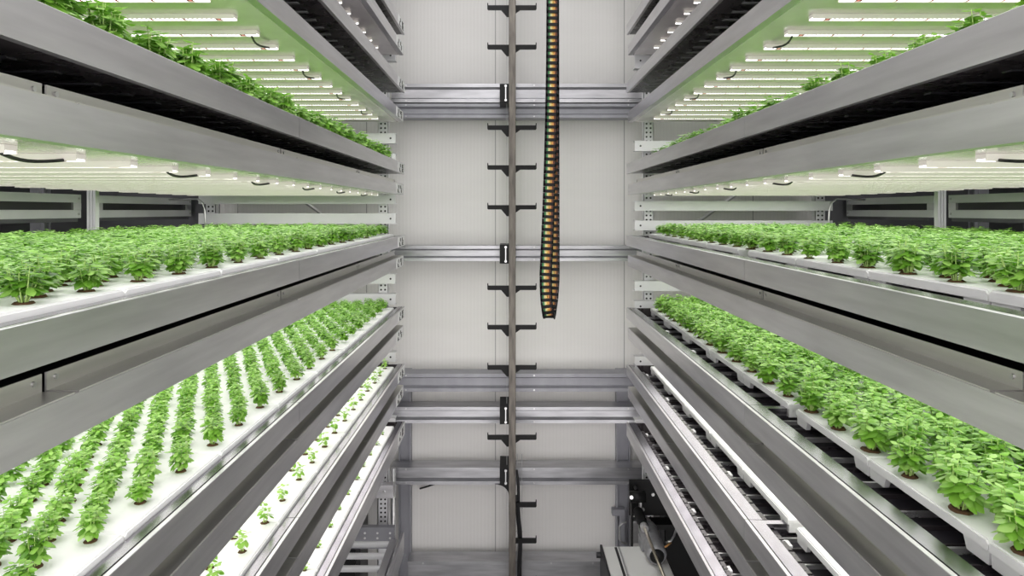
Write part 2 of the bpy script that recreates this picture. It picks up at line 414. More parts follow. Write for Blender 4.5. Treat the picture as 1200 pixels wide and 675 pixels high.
def tray(s, k):
    lip = H + TIERS[s][k][0]; xi = XI[s]; X = lambda d: s * (xi + d)
    out = DOUT[s]; bot = lip - FH
    if k == 6: bot = lip - .078
    t = thing('grow_tray', 'long metal growing tray, %s tier from the top of the %s rack' % (TIER[k], SIDE[s]) if k < 6 else
              'long metal growing tray, lowest tier of the %s rack' % SIDE[s], 'growing tray', (X(out/2), (YN+YB)/2, bot), 'growing trays of both racks')
    for a, b in ((YN, SEAM - .0015), (SEAM + .0015, YB)):
        mb = MB()
        # folded sheet: lip, face, bottom flange as one profile
        prof = [(X(.012), lip - .004), (X(.012), lip - .001), (X(.010), lip), (X(.001), lip), (X(0), lip - .001), (X(0), bot), (X(.014), bot), (X(.014), bot + .003), (X(.003), bot + .003), (X(.003), lip - .004)]
        mb.prism(prof, 'y', a, b)
        part('fascia', mb, 'galv', t)
        w = .041 if s < 0 else .055
        mb = MB().prism([(X(.0145), lip - .0005), (X(w), lip - .0015), (X(w), lip - .005), (X(.0145), lip - .005)], 'y', a, b)
        part('edge_strip', mb, 'shiny', t)
    # trough (floor, inner wall, outer wall, end walls)
    w = .041 if s < 0 else .055
    fl = lip - .056
    mb = MB()
    mb.box(X(w - .003), X(w), YN, YB - .003, fl, lip - .0055)
    mb.box(X(.004), X(out), YN, YB - .003, fl - .003, fl)
    mb.box(X(out - .004), X(out), YN, YB, fl, lip)
    mb.box(X(.004), X(out), YB - .004, YB, fl, lip - .004)
    if s > 0:
        for j in range(int((YB - YN) / .075)):
            y = YN + j * .075
            mb.box(X(w), X(.5), y, y + .006, fl, fl + .010)
    part('trough', mb, 'pan', t)
    # underside with cross ribs
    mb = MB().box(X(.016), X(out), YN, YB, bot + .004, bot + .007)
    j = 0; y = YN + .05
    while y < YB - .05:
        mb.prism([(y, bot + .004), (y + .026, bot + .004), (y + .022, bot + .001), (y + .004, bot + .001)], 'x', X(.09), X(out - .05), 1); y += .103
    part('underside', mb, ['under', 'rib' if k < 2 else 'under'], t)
    # runners carrying the boards
    for d in (.30, .62, .95):
        part('runner', MB().box(X(d), X(d + .02), YN, YB - .01, fl, lip - .0352), 'alu', t)
    if s > 0 and k in (4, 5, 6):
        y = 1.24 - .15 * 5
        while y < YB - .05:
            part('cross_bar', MB().box(X(w), X(.29), y, y + .007, lip - .047, lip - .0353), 'alu', t); y += .15
        if k > 4:
            # link chain running along the open edge, with white clips
            mb = MB(); y = YN + .05
            while y < YB - .1:
                mb.box(X(.072), X(.088), y, y + .052, lip - .036, lip - .024)
                mb.box(X(.066), X(.074), y + .010, y + .020, lip - .036, lip - .020)
                mb.box(X(.078), X(.083), y + .052, y + .062, lip - .034, lip - .027); y += .062
            o = part('drive_chain', mb, 'pan', t)
        for y in ((2.93, 3.42) if k == 4 else (.52, 1.0, 1.46, 1.93, 2.45, 2.93, 3.42, 3.93)):
            part('clip', MB().box(X(.074), X(.102), y, y + .036, lip - .0352, lip - .027), 'board', t, label='white clip', bevel=.002)
        if k >= 4:
            part('end_rim', MB().box(X(.056), X(.122), SEAM - .012, SEAM + .012, lip - .05, lip - .008), 'shiny', t)
    # number label at the far end
    if s < 0:
        lz = bot + .004 if k < 6 else lip - .064
        lb = part('number_label', MB().box(X(0), X(-.0012), 3.835, 4.07, lz, lip - .004), 'label', t, label='white label with small dark characters')
        [part('character', g, 'ink', lb) for g in glyphs(s, X(-.0012), 3.85, 4.06, lip - .028, lip - .012, '1L' if k % 2 else '1E')]
        [part('character', g, 'ink', lb) for g in glyphs(s, X(-.0012), 3.85, 4.06, lip - .052, lip - .036, 'LE')]
    return t

def light_frame(s, k):
    lt = H + TIERS[s][k][1]; xi = XI[s]; X = lambda d: s * (xi + d); lb = lt - .061
    out = 1.20; y1 = YB - .022
    t = thing('light_frame', 'grow light frame with led tubes under the %s tray from the top, %s rack' % (TIER[k], SIDE[s]), 'light frame',
              (X(out/2), (YN+YB)/2, lb), 'grow light frames of both racks')
    prof = [(X(.004), lb), (X(.004), lt), (X(.054), lt), (X(.054), lt - .003), (X(.007), lt - .003), (X(.007), lb + .003), (X(.03), lb + .003), (X(.03), lb)]
    part('fascia', MB().prism(prof, 'y', YN, y1), 'galv', t)
    ys = [YN] + [y for y in (.998, 2.03, 3.06)] + [y1]
    for a, b in zip(ys, ys[1:]):
        p = part('joint_plate', MB().box(X(.054), X(.057), a + .005, b - .005, lt - .003, lt + .029), 'plate', t)
        part('plate_foot', MB().box(X(.006), X(.054), a + .005, b - .005, lt + .0002, lt + .0025), 'plate', p)
        for y in (a + .024, b - .024):
            for z in (lt + .018,):
                part('screw', MB().tube([(X(.051), y, z), (X(.0545), y, z)], .0042, 8), 'screw', p)
    # closed top of the light box
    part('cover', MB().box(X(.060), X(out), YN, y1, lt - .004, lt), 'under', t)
    # reflector: plain band by the aisle, then the panel that carries the tubes
    part('reflector', MB().box(X(.030), X(out), YN, y1, lb + .003, lb + .0055), 'reflector', t)
    part('outer_side', MB().box(X(out), X(out + .003), YN, y1, lb, lt), 'galv', t)
    part('end_plate', MB().box(X(.007), X(out), y1 - .003, y1, lb + .0055, lt - .004), 'galv', t)
    # tubes
    d0 = .115; zt = lb - .006; first = None; y = 1.842 - .166 * 9; n = 0
    while y < y1 - .06:
        if y > YN + .02:
            if first is None:
                # built around its own origin at the aisle end
                mb = MB(); sg = 6; L = out - d0 - .02
                prof = [(-.011, .0), (-.011, -.0009), (-.009, -.002), (.009, -.002), (.011, -.0009), (.011, .0)]
                mb.prism(prof, 'x', 0, s * L)
                first = mb.mesh('led_tube', 'led')
                mb2 = MB().prism([(-.0135, .0085), (.0135, .0085), (.0135, -.0040), (.0118, -.0040), (.0118, 0), (-.0118, 0), (-.0118, -.0040), (-.0135, -.0040)], 'x', -s * .002, s * L)
                holder = mb2.mesh('tube_holder', 'holder')
            o = bpy.data.objects.new('led_tube', first); COL.objects.link(o); o.parent = t
            o.location = Vector((X(d0), y, zt)) - t.location
            h = bpy.data.objects.new('tube_holder', holder); COL.objects.link(h); h.parent = o
            if n % 3 == 1 and y < y1 - .25:
                x = X(d0 + .02); c = []
                for i in range(9):
                    f = i / 8; c.append((x + s * .012 * math.sin(f * PI), y + .008 + .15 * f, zt - .002 - .007 * math.sin(f * PI)))
                part('jumper_cable', MB().tube(c, .0032, 6), 'black', t, smooth=True)
        n += 1; y += .166
    # the light the tubes give off
    lp = bpy.data.lights.new('tube_light', 'AREA'); lp.shape = 'RECTANGLE'; lp.size = 1.10; lp.size_y = y1 - YN - .1
    lp.energy = LAMP * lp.size * lp.size_y * PI; lp.color = (1, .985, .975)
    lo = bpy.data.objects.new('tube_light', lp); COL.objects.link(lo); lo.parent = t
    lo.location = Vector((X(.06 + .55), (YN + y1)/2, lb - .030)) - t.location
    if s < 0:
        l = part('number_label', MB().box(X(.004), X(.0028), 3.80, 4.04, lb + .003, lt - .003), 'label', t, label='white label with small dark characters')
        [part('character', g, 'ink', l) for g in glyphs(s, X(.0028), 3.815, 4.03, lt - .027, lt - .012, '1E' if k % 2 else '1L')]
        [part('character', g, 'ink', l) for g in glyphs(s, X(.0028), 3.815, 4.03, lt - .050, lt - .035, 'L1')]
    return t

def rack(s):
    xi = XI[s]; X = lambda d: s * (xi + d)
    t = thing('rack_frame', 'white perforated steel upright frame carrying the trays of the %s rack' % SIDE[s], 'rack', (X(.6), 4.15, 0), 'rack frames')
    def upright(xa, y, w=.062, mat='galv_white', z1=4.9):
        mb = MB()
        # C-shaped post facing the camera with two rows of round holes cut as dark discs
        mb.box(xa, xa + w, y, y + .003, 0, z1); mb.box(xa, xa + .003, y, y + .05, 0, z1); mb.box(xa + w - .003, xa + w, y, y + .05, 0, z1)
        p = part('upright', mb, mat, t)
        hb = MB()
        z = 1.0
        while z < 4.4:
            for fx in (.3, .7): hb.tube([(xa + w*fx, y - .0012, z), (xa + w*fx, y + .0005, z)], .0062, 8)
            z += .027
        part('hole_pattern', hb, 'black', p)
    w = .062
    xc = .16 if s > 0 else .155
    upright(min(X(xc - w/2), X(xc + w/2)), 4.22)
    upright(min(X(1.19), X(1.19 + w)), 4.22)
    # crossbars between the uprights, two to a tier
    if s < 0: rows = [(59, 71), (156, 168), (180, 191), (228.5, 239), (250, 262.5), (321, 332.5), (344.5, 357), (413, 424), (490, 501)]
    else: rows = [(62, 80), (165, 177), (188, 199), (235.6, 247), (258.5, 270), (329.5, 341), (353, 365), (418, 429), (492, 503)]
    for a, b in rows:
        z1, z0 = H + (247 - a) * 4.14 / 800, H + (247 - b) * 4.14 / 800
        x0, x1 = sorted((X(.065 if s < 0 else .06), X(1.26)))
        mb = MB().prism([(4.14, z0), (4.14, z1), (4.20, z1), (4.20, z1 - .003), (4.143, z1 - .003), (4.143, z0 + .003), (4.20, z0 + .003), (4.20, z0)], 'x', x0, x1)
        c = part('crossbar', mb, 'galv_white', t)
        xb = X(.095)
        part('bolt_hole', MB().tube([(xb, 4.1388, (z0+z1)/2), (xb, 4.1405, (z0+z1)/2)], .006, 8), 'black', c)
    # extruded aluminium post at the outer side
    if s < 0: xp, yp = -1.955, 3.19
    else: xp, yp = 2.12, 3.345
    w = .040; mb = MB()
    mb.box(xp - w/2, xp + w/2, yp + .006, yp + .03, 0, 4.9)
    for i in range(3):
        a = xp - w/2 + i * w * .36; mb.box(a, a + w * .28, yp, yp + .006, 0, 4.9)
    part('aluminium_post', mb, 'galv_white', t, label='bright grooved aluminium post')  # white finish stands in for the light falling on the aluminium
    # diagonal brace at the back
    a, b = Vector((X(.35), 4.3, H - .17)), Vector((X(.75), 4.3, H + .12))
    part('brace', MB().tube([a, b], .012, 6), 'galv', t)
    return t
for s in (-1, 1):
    rack(s)
    for k in range(7):
        tray(s, k)
        if TIERS[s][k][1] is not None: light_frame(s, k)

# ------------------------------------------------------------------ foam boards
def board_mesh(s):
    """0.394 (y) x 0.6 (x); origin at near corner of the front edge, top at z = 0, x runs outward"""
    Lb, W, Hh = .394, .598, .045
    # front wall profile in (y, z), with the two feet, the raised middle
    P = [(0, -.006), (.006, 0), (Lb - .006, 0), (Lb, -.006), (Lb - .003, -Hh), (Lb - .060, -Hh), (Lb - .070, -.021), (.070, -.021), (.060, -Hh), (.003, -Hh)]
    bm = bmesh.new()
    def solid(poly, x0, x1, inset=0):
        a = [bm.verts.new((s * x0, p, q)) for p, q in poly]; b = [bm.verts.new((s * x1, p, q)) for p, q in poly]
        bm.faces.new(a); bm.faces.new(b[::-1])
        for i in range(len(poly)):
            j = (i + 1) % len(poly); bm.faces.new((a[i], b[i], b[j], a[j]))
    solid(P, .004, .016)
    # rounded top front edge
    solid([(0.001, -.008), (.006, -.003), (Lb - .006, -.003), (Lb - .001, -.008), (Lb - .002, -.020), (.002, -.020)], 0.0005, .004)
    solid([(0, -.006), (.006, 0), (Lb - .006, 0), (Lb, -.006), (Lb, -.019), (0, -.019)], .016, W)
    solid([(0.003, -.019), (.010, -.019), (.010, -Hh), (0.003, -Hh)], .016, W)
    solid([(Lb - .010, -.019), (Lb - .003, -.019), (Lb - .003, -Hh), (Lb - .010, -Hh)], .016, W)
    solid(P, W, W + .002)
    bmesh.ops.recalc_face_normals(bm, faces=bm.faces)
    me = bpy.data.meshes.new('growing_board'); bm.to_mesh(me); bm.free(); me.materials.append(M['board'])
    return me
BM = {s: board_mesh(s) for s in (-1, 1)}
def px(x, y, z): return 597 + 800 * x / y, 247 - 800 * (z - H) / y
for s in (-1, 1):
    for k in (2, 3, 4, 5, 6):
        top = H + TIERS[s][k][0] + .010
        ys = [1.178 + .396 * j + (.012 if s < 0 else 0) for j in range(-2, 7)]
        if (s, k) == (1, 3): ys = [1.178 + .396 * j + (.0 if j < 3 else .10) for j in range(-2, 7)]
        if (s, k) in ((1, 4), (1, 5)): ys = [1.178 + .396 * j + (.0 if j < 2 else .052) for j in range(-2, 7)]
        for row in (0, 1):
            cnt = 0
            for y in ys:
                if y + .394 > YB - .005: continue
                x = s * (XI[s] + DB[s] + row * .601)
                u, v = px(x, y + .39, top)
                if not (-20 < u < 1220 and -20 < v < 695): continue
                if row and s < 0 and DB[s] + 1.2 > DOUT[s]: continue
                cnt += 1
                o = bpy.data.objects.new('growing_board', BM[s]); COL.objects.link(o); o.location = (x, y, top)
                where = '%s rack, %s tier' % (SIDE[s], TIER[k])
                if row == 0: tag(o, 'white foam growing board, %s from the camera along the aisle, %s' % (ORD[cnt], where), 'growing board', 'growing boards')
                else: tag(o, 'white foam growing board behind the aisle boards, %s' % where, 'growing board', 'deep growing boards, ' + where)

# ------------------------------------------------------------------ plants
def leaf(mb, base, yaw, pitch, L, W, cup, rng, droop=.35):
    """convex ovate leaf: 3 verts across, 6 stations along"""
    st = [(0, .06), (.18, .62), (.42, 1.0), (.68, .80), (.88, .40), (1.0, .0)]
    n = len(mb.v); R = Euler((0, -pitch, yaw)).to_matrix(); b = Vector(base)
    roll = rng.uniform(-.35, .35)
    for t, w in st:
        x = L * t; z = -droop * L * t * t
        hw = W * .5 * w
        if t == 1.0:
            mb.v.append(tuple(b + R @ Vector((x, 0, z))))
        else:
            for sgn in (-1, 0, 1):
                zz = z - cup * hw * abs(sgn) * .8 + (-.04 * L if sgn == 0 else 0) * math.sin(PI * t) + roll * hw * sgn
                mb.v.append(tuple(b + R @ Vector((x, sgn * hw, zz))))
    for i in range(4):
        a = n + 3 * i
        mb.f += [(a, a + 1, a + 4, a + 3), (a + 1, a + 2, a + 5, a + 4)]; mb.mi += [0, 0]
    a = n + 12; mb.f += [(a, a + 1, n + 15), (a + 1, a + 2, n + 15)]; mb.mi += [0, 0]

def make_plant(seed, young=False):
    """unit plant: about 1 across, .85 tall, origin at the board surface"""
    rng = random.Random(seed)
    lf, st = MB(), MB()
    if young:
        stems = 5; hts = (.45, .85)
    else:
        stems = 12; hts = (.50, .80)
    for i in range(stems):
        az = 2 * PI * i / stems + rng.uniform(-.4, .4)
        lean = 0.04 if i == 0 else rng.uniform(.12, .30)
        top = Vector((math.cos(az) * lean, math.sin(az) * lean, hts[1] * .92 if i == 0 else rng.uniform(hts[0], hts[1] * .9)))
        b0 = Vector((math.cos(az) * .05, math.sin(az) * .05, 0))
        mid = b0.lerp(top, .5) + Vector((math.cos(az), math.sin(az), 0)) * .03
        st.tube([b0, mid, top], [.016, .013, .008], 5, cap=False)
        ph = rng.uniform(0, PI)
        nodes = (.45, .66, .84, .97) if not young else (.62, .97)
        for q, f in enumerate(nodes):
            c = b0.lerp(top, f) + Vector((math.cos(az), math.sin(az), 0)) * .03 * math.sin(PI * f)
            L = ([.245, .255, .24, .17] if not young else [.34, .27])[q] * rng.uniform(.85, 1.12)
            for a in (0, PI):
                yaw = ph + a + q * PI / 2 + rng.uniform(-.3, .3)
                pitch = ([-.20, .0, .15, .40] if not young else [-.05, .3])[q] + rng.uniform(-.2, .2)
                leaf(lf, c, yaw, pitch, L, L * rng.uniform(.62, .74), .45, rng)
    if not young:           # skirt of lower leaves that rounds the plant
        for i in range(16):
            yaw = 2 * PI * i / 7 + rng.uniform(-.2, .2); r = rng.uniform(.10, .2); z = rng.uniform(.24, .50)
            leaf(lf, (math.cos(yaw) * r, math.sin(yaw) * r, z), yaw + rng.uniform(-.3, .3), rng.uniform(-.42, .05), rng.uniform(.22, .27), .18, .4, rng)
    pl = MB()
    r0 = .21 if not young else .24
    ring = [(r0 * rng.uniform(.86, 1.08) * math.cos(2*PI*i/12), r0 * rng.uniform(.86, 1.08) * math.sin(2*PI*i/12)) for i in range(12)]
    n = len(pl.v); pl.v += [(x, y, -.02) for x, y in ring] + [(x * .75, y * .75, .035 + rng.uniform(-.015, .02)) for x, y in ring] + [(0, 0, .03)]
    for i in range(12):
        j = (i + 1) % 12; pl.f += [(n+i, n+j, n+12+j, n+12+i), (n+12+i, n+12+j, n+24)]; pl.mi += [0, 0]
    nm = 'seedling' if young else 'basil'
    return (lf.mesh(nm + '_foliage', 'leaf_young' if young else 'leaf', smooth=True), st.mesh(nm + '_stem', 'stem', smooth=True), pl.mesh(nm + '_plug', 'plug'))
BASIL = [make_plant(i) for i in range(5)]
YOUNG = [make_plant(50 + i, True) for i in range(3)]

# layout: staggered columns parallel to the aisle
plants = []   # (score, side, tier, column, x, y, z, diameter)
def lay(s, k, phase, dia, zs, pitch=.159, cp=.035, young=False, cols=None, keep=1.):
    rng = random.Random(k * 10 + s)
    top = H + TIERS[s][k][0] + .0102
    c = 0
    while True:
        d = DP[s] + c * cp
        if d > DB[s] + 1.17 or (cols and c >= cols): break
        y = phase - .159 * 6 + (.08 if c % 2 else 0)
        while y < YB - .12:
            if y > YN + .3 and rng.random() < keep and not ((s, k) == (1, 3) and 1.96 < y < 2.10):
                xx = s * (XI[s] + d + rng.uniform(-.003, .003)); yy = y + rng.uniform(-.005, .005)
                dd = dia * rng.uniform(.88, 1.10)
                plants.append([0, s, k, c, xx, yy, top, dd, dd * zs * rng.uniform(.93, 1.07), young])
            y += pitch
        c += 1
lay(-1, 4, 1.155, .062, 1.08)
lay(1, 4, 1.140, .108, .92, cp=.045)
lay(-1, 3, 1.150, .080, .88)
lay(1, 3, 1.147, .088, .84, cp=.040)
lay(-1, 2, 1.200, .112, .85, cp=.040)
lay(1, 2, 1.250, .098, .92, cp=.045)
lay(-1, 5, 1.155, .052, 1.15, young=True, cp=.05, pitch=.161)
lay(1, 5, 1.155, .046, 1.1, young=True, cp=.05)
lay(-1, 6, 1.100, .036, .75, young=True, cp=.05, cols=8)
lay(1, 6, 1.100, .036, .75, young=True, cp=.05, cols=8)
def score(p):
    _, s, k, c, x, y, z, dd, hh, yg = p
    u, v = px(x, y, z + hh * .5)
    if not (-25 < u < 1225 and -20 < v < 700): return 0
    xi = XI[s]; f = xi / abs(x)
    zt, zb = z + hh - H, z - H
    lo = TIERS[s][k][0]                          # own lip
    up = TIERS[s][k-1][1] - .061 if k else 9      # bottom of the light frame above
    a, b = zb * f, zt * f                         # span where its sight lines cross the rack face
    vis = max(0, min(b, up) - max(a, lo)) / max(b - a, 1e-6)
    if k == 3: vis *= max(.12, 1 - c * .18)
    if k == 4: vis *= 1 if s < 0 else max(.3, 1 - c * .06)
    return vis * (dd / y) ** 1.3
for p in plants: p[0] = score(p)
def sort_top(sel, n):
    sel = sorted(sel, key=lambda p: -p[0]); keep = [p for p in sel[:n] if p[0] > 0]; return keep, sel[len(keep):]
basil_in, basil_rest = sort_top([p for p in plants if not p[9]], 300)
young_in, young_rest = sort_top([p for p in plants if p[9]], 300)
TN = {2: 'third', 3: 'fourth', 4: 'fifth', 5: 'sixth', 6: 'lowest'}
SUBJ = {(-1, 4): 'compact green basil plant', (1, 4): 'large bushy green basil plant', (-1, 3): 'full green basil plant', (1, 3): 'full green basil plant',
        (-1, 2): 'tall dark green basil plant showing above the tray edge', (1, 2): 'green basil plant whose tip shows above the tray edge'}
rng = random.Random(3)
def instance(p, var, label, cat, group, nm):
    _, s, k, c, x, y, z, dd, hh, yg = p
    e = bpy.data.objects.new(nm, None); COL.objects.link(e); e.empty_display_size = .02
    e.location = (x, y, z); e.rotation_euler = (0, 0, rng.uniform(0, 2*PI)); e.scale = (dd, dd, hh / .85)
    tag(e, label, cat, group)
    for pn, me in zip(('foliage', 'stem', 'substrate_plug'), var):
        o = bpy.data.objects.new(pn, me); COL.objects.link(o); o.parent = e
    return e
def place(sel, young):
    by = {}
    for p in sel: by.setdefault((p[1], p[2], p[3]), []).append(p)
    for (s, k, c), L in sorted(by.items()):
        L.sort(key=lambda p: p[5])
        for i, p in enumerate(L):
            var = (YOUNG if young else BASIL)[rng.randrange(3 if young else 5)]
            nm = 'basil_seedling' if young else 'basil_plant'
            sub = ('sparse young basil seedling' if k == 5 else 'tiny round-leaved basil seedling') if young else SUBJ[(s, k)]
            wh = '%s rack, %s tier' % (SIDE[s], TN[k])
            sub = sub.split(' showing')[0].split(' whose')[0]
            if c == 0 and i + 1 < len(ORD):
                lab = '%s, %s from camera in aisle row, %s' % (sub, ORD[i+1], wh)
                if len(lab.split()) > 16: lab = '%s, %s from the camera in the aisle row, %s' % (sub, ORD[i+1], wh)
                if len(lab.split()) > 16: lab = '%s, %s plant of the aisle row, %s' % (SUBJ.get((s, k), sub).split(' showing')[0].split(' whose')[0], ORD[i+1], wh)
                grp = '%s, aisle row, %s' % ('seedlings' if young else 'basil plants', wh)
            else:
                lab = '%s standing behind the aisle row, %s' % (sub.split(' showing')[0].split(' whose')[0], wh)
                grp = '%s behind the aisle row, %s' % ('seedlings' if young else 'basil plants', wh)
            instance(p, var, lab, 'basil plant' if not young else 'seedling', grp, nm)
place(basil_in, False); place(young_in, True)

def mass(rest, meshes, name, label, cat):
    """everything that is left, as one object"""
    pts = [(p[4], p[5], p[6]) for p in rest]
    me = bpy.data.meshes.new(name); me.from_pydata(pts, [], [])
    a = me.attributes.new('rot', 'FLOAT', 'POINT'); a.data.foreach_set('value', [rng.uniform(0, 2*PI) for _ in rest])
    a = me.attributes.new('scl', 'FLOAT_VECTOR', 'POINT')
    flat = []
    for p in rest: flat += [p[7], p[7], p[8] / .85]
    a.data.foreach_set('vector', flat)
    a = me.attributes.new('var', 'INT', 'POINT'); a.data.foreach_set('value', [rng.randrange(len(meshes)) for _ in rest])
    o = bpy.data.objects.new(name, me); COL.objects.link(o); tag(o, label, cat, None, 'stuff')
    ng = bpy.data.node_groups.new(name, 'GeometryNodeTree')
    ng.interface.new_socket('Geometry', in_out='INPUT', socket_type='NodeSocketGeometry')
    ng.interface.new_socket('Geometry', in_out='OUTPUT', socket_type='NodeSocketGeometry')
    N = ng.nodes.new; L = ng.links.new
    gi, go, jn = N('NodeGroupInput'), N('NodeGroupOutput'), N('GeometryNodeJoinGeometry')
    def attr(nm, ty):
        n = N('GeometryNodeInputNamedAttribute'); n.data_type = ty; n.inputs['Name'].default_value = nm; return n.outputs['Attribute']
    av, ar, asc = attr('var', 'INT'), attr('rot', 'FLOAT'), attr('scl', 'FLOAT_VECTOR')
    cx = N('ShaderNodeCombineXYZ'); L(ar, cx.inputs[2])
    for i, src in enumerate(meshes):
        oi = N('GeometryNodeObjectInfo'); oi.inputs['Object'].default_value = src; oi.inputs['As Instance'].default_value = True
        cp = N('FunctionNodeCompare'); cp.data_type = 'INT'; cp.operation = 'EQUAL'; L(av, cp.inputs[2]); cp.inputs[3].default_value = i
        ip = N('GeometryNodeInstanceOnPoints'); L(gi.outputs[0], ip.inputs['Points']); L(cp.outputs[0], ip.inputs['Selection'])
        L(oi.outputs['Geometry'], ip.inputs['Instance']); L(cx.outputs[0], ip.inputs['Rotation']); L(asc, ip.inputs['Scale'])
        L(ip.outputs[0], jn.inputs[0])
    L(jn.outputs[0], go.inputs[0])
    md = o.modifiers.new('spread', 'NODES'); md.node_group = ng
    return o
def first_obj(me): return next(o for o in COL.objects if o.data == me)
def srcs(variants):
    out = []
    for v in variants:
        c = [o for o in COL.objects if o.data == v[0]]
        if c: out.append(c[0])
    return out
mass(basil_rest, srcs(BASIL), 'basil_crop', 'dense green basil crop filling the shelves behind the front plants', 'basil plants')
mass(young_rest, srcs(YOUNG), 'seedling_crop', 'young seedling crop on the two lower tiers behind the front seedlings', 'seedlings')

# ------------------------------------------------------------------ aluminium frames beyond the racks, dark uprights
def slot_frame(s, xp, ya, yb, label):
    z0, z1 = H - .036, H + .080
    x0, x1 = (xp - .03, xp) if s < 0 else (xp, xp + .03)
    t = thing('aluminium_frame', label, 'frame', ((x0+x1)/2, (ya+yb)/2, z0))
    part('upper_rail', MB().box(x0, x1, ya, yb, z1 - .040, z1), 'galv_white', t, bevel=.002)  # rails whitened, their colour carries the light on the aluminium
    part('lower_rail', MB().box(x0, x1, ya, yb, z0, z0 + .040), 'galv_white', t, bevel=.002)
    part('slot_dark_fill', MB().box((x0+x1)/2 - .004, (x0+x1)/2 + .004, ya + .06, yb - .06, z0 + .04, z1 - .04), 'black', t)  # black sheet added to give the open slot its darkness
    part('end_post', MB().box(x0, x1, yb - .06, yb, z0 + .04, z1 - .04), 'alu', t)
    part('end_post', MB().box(x0, x1, ya, ya + .06, z0 + .04, z1 - .04), 'alu', t)
    for z in (z0 + .02, z1 - .02):
        xs = x1 if s < 0 else x0
        part('screw', MB().tube([(xs, yb - .02, z), (xs - s * .003, yb - .02, z)], .006, 8), 'screw', t)
    part('under_profile', MB().box(x0 + .004, x1 - .004, ya + .05, yb - .02, z0 - .018, z0), 'darkwall', t)
    return t
slot_frame(-1, -2.12, 1.2, 3.38, 'slotted aluminium frame beyond the left rack, nearer the camera')
slot_frame(-1, -2.12, 3.50, 4.55, 'slotted aluminium frame beyond the left rack, near the back wall')
slot_frame(1, 2.25, 1.2, 3.50, 'slotted aluminium frame beyond the right rack, nearer the camera')
slot_frame(1, 2.25, 3.62, 4.56, 'slotted aluminium frame beyond the right rack, near the back wall')
for s in (-1, 1):
    for j, y in enumerate((1.9, 2.75, 3.4, 4.0)):
        x = s * 2.75; mb = MB()
        mb.box(x, x + s*.06, y, y + .07, 0, 4.9); mb.box(x - s*.02, x, y + .005, y + .015, 0, 4.9); mb.box(x - s*.02, x, y + .055, y + .065, 0, 4.9)
        t = thing('dark_upright', 'dark steel upright in the gloom beyond the %s rack, %s from the camera' % (SIDE[s], ORD[j+1]), 'upright', (x, y, 0))
        part('post', mb, 'column', t)
        hb = MB(); z = 2.6
        while z < 3.5: hb.tube([(x - s*.001, y + .035, z), (x + s*.001, y + .035, z)], .008, 6); z += .04
        part('hole_pattern', hb, 'black', t)
# valve hose at the inner end of each crossbar pair
for s in (-1, 1):
    x = s * (1.86 if s < 0 else 1.95); y = 4.05
    c = [(x + s*.16, y, H + .065), (x + s*.04, y, H + .07), (x - s*.01, y, H + .07), (x - s*.045, y - .005, H + .045), (x - s*.055, y - .01, H), (x - s*.06, y - .01, H - .06), (x - s*.06, y - .01, H - .14)]
    solo('water_hose', MB().tube(c, .006, 8), 'alu', 'thin metal hose bending down to the tray at the deep corner, %s rack' % SIDE[s], 'hose', loc=c[-1], smooth=True)

# ------------------------------------------------------------------ lower left: roller conveyor end
t = thing('roller_conveyor', 'grey steel roller conveyor frame beneath the lowest left tray', 'conveyor', (-.9, 3.2, H - 2.2))
zt = H - 1.905
part('side_beam', MB().prism([(-.64, zt), (-.625, zt), (-.625, zt - .13), (-.66, zt - .13), (-.66, zt - .115), (-.64, zt - .115)], 'y', 1.6, 4.05), 'galv', t, bevel=.001)
part('side_beam', MB().box(-.70, -.66, 1.6, 4.0, zt - .05, zt - .02), 'galv', t)
cb = part('end_beam', MB().box(-1.75, -.685, 4.06, 4.10, zt - .105, zt + .02), 'column', t)
hb = MB()
for i in range(10):
    for z in (zt - .012, zt - .042): hb.tube([(-.71 - i * .075, 4.0585, z), (-.71 - i * .075, 4.061, z)], .007, 8)
part('hole_pattern', hb, 'label', cb)
y = 3.96
while y > 1.7:
    part('roller', MB().tube([(-1.72, y, zt - .03), (-.70, y, zt - .03)], .017, 12), 'galv_white', t, smooth=True); y -= .135
for yy in (1.9, 3.9):
    part('leg', MB().box(-.70, -.65, yy, yy + .05, 0, zt - .13), 'galv', t); part('leg', MB().box(-1.74, -1.69, yy, yy + .05, 0, zt - .13), 'galv', t)
part('cross_tie', MB().box(-1.74, -1.70, 1.6, 4.1, zt - .13, zt - .02), 'galv', t)
# tubes standing behind the conveyor
for x, r, lab in ((-.83, .012, 'bright vertical steel pipe beside the perforated upright, left rack foot'), (-.74, .016, 'grey vertical pipe at the aisle side of the left rack foot')):
    tt = solo('vertical_pipe', MB().tube([(x, 4.35, 0), (x, 4.35, H - 1.64)], r, 10), 'alu', lab, 'pipe', loc=(x, 4.35, 0), smooth=True)
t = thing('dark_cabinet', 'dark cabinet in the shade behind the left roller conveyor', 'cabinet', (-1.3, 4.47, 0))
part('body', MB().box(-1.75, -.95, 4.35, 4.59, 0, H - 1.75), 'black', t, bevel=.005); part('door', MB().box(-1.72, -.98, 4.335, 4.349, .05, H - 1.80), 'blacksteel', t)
# black cable end on the wall near the fifth rail
solo('wall_cable', MB().tube([(-.60, 4.57, H - 1.86), (-.56, 4.56, H - 1.845), (-.42, 4.565, H - 1.80), (-.30, 4.585, H - 1.775)], .006, 6), 'black',
     'short black cable along the wall under the rail by the left rack', 'cable', loc=(-.60, 4.57, H - 1.86), smooth=True)
t = thing('junction_bracket', 'small galvanised bracket under the left rack end at rail height', 'bracket', (-.72, 4.2, H - 1.70))
part('plate', MB().box(-.80, -.695, 4.08, 4.135, H - 1.72, H - 1.64), 'galv', t, bevel=.002)
part('bolt', MB().tube([(-.75, 4.07, H - 1.68), (-.75, 4.08, H - 1.68)], .008, 8), 'screw', t)

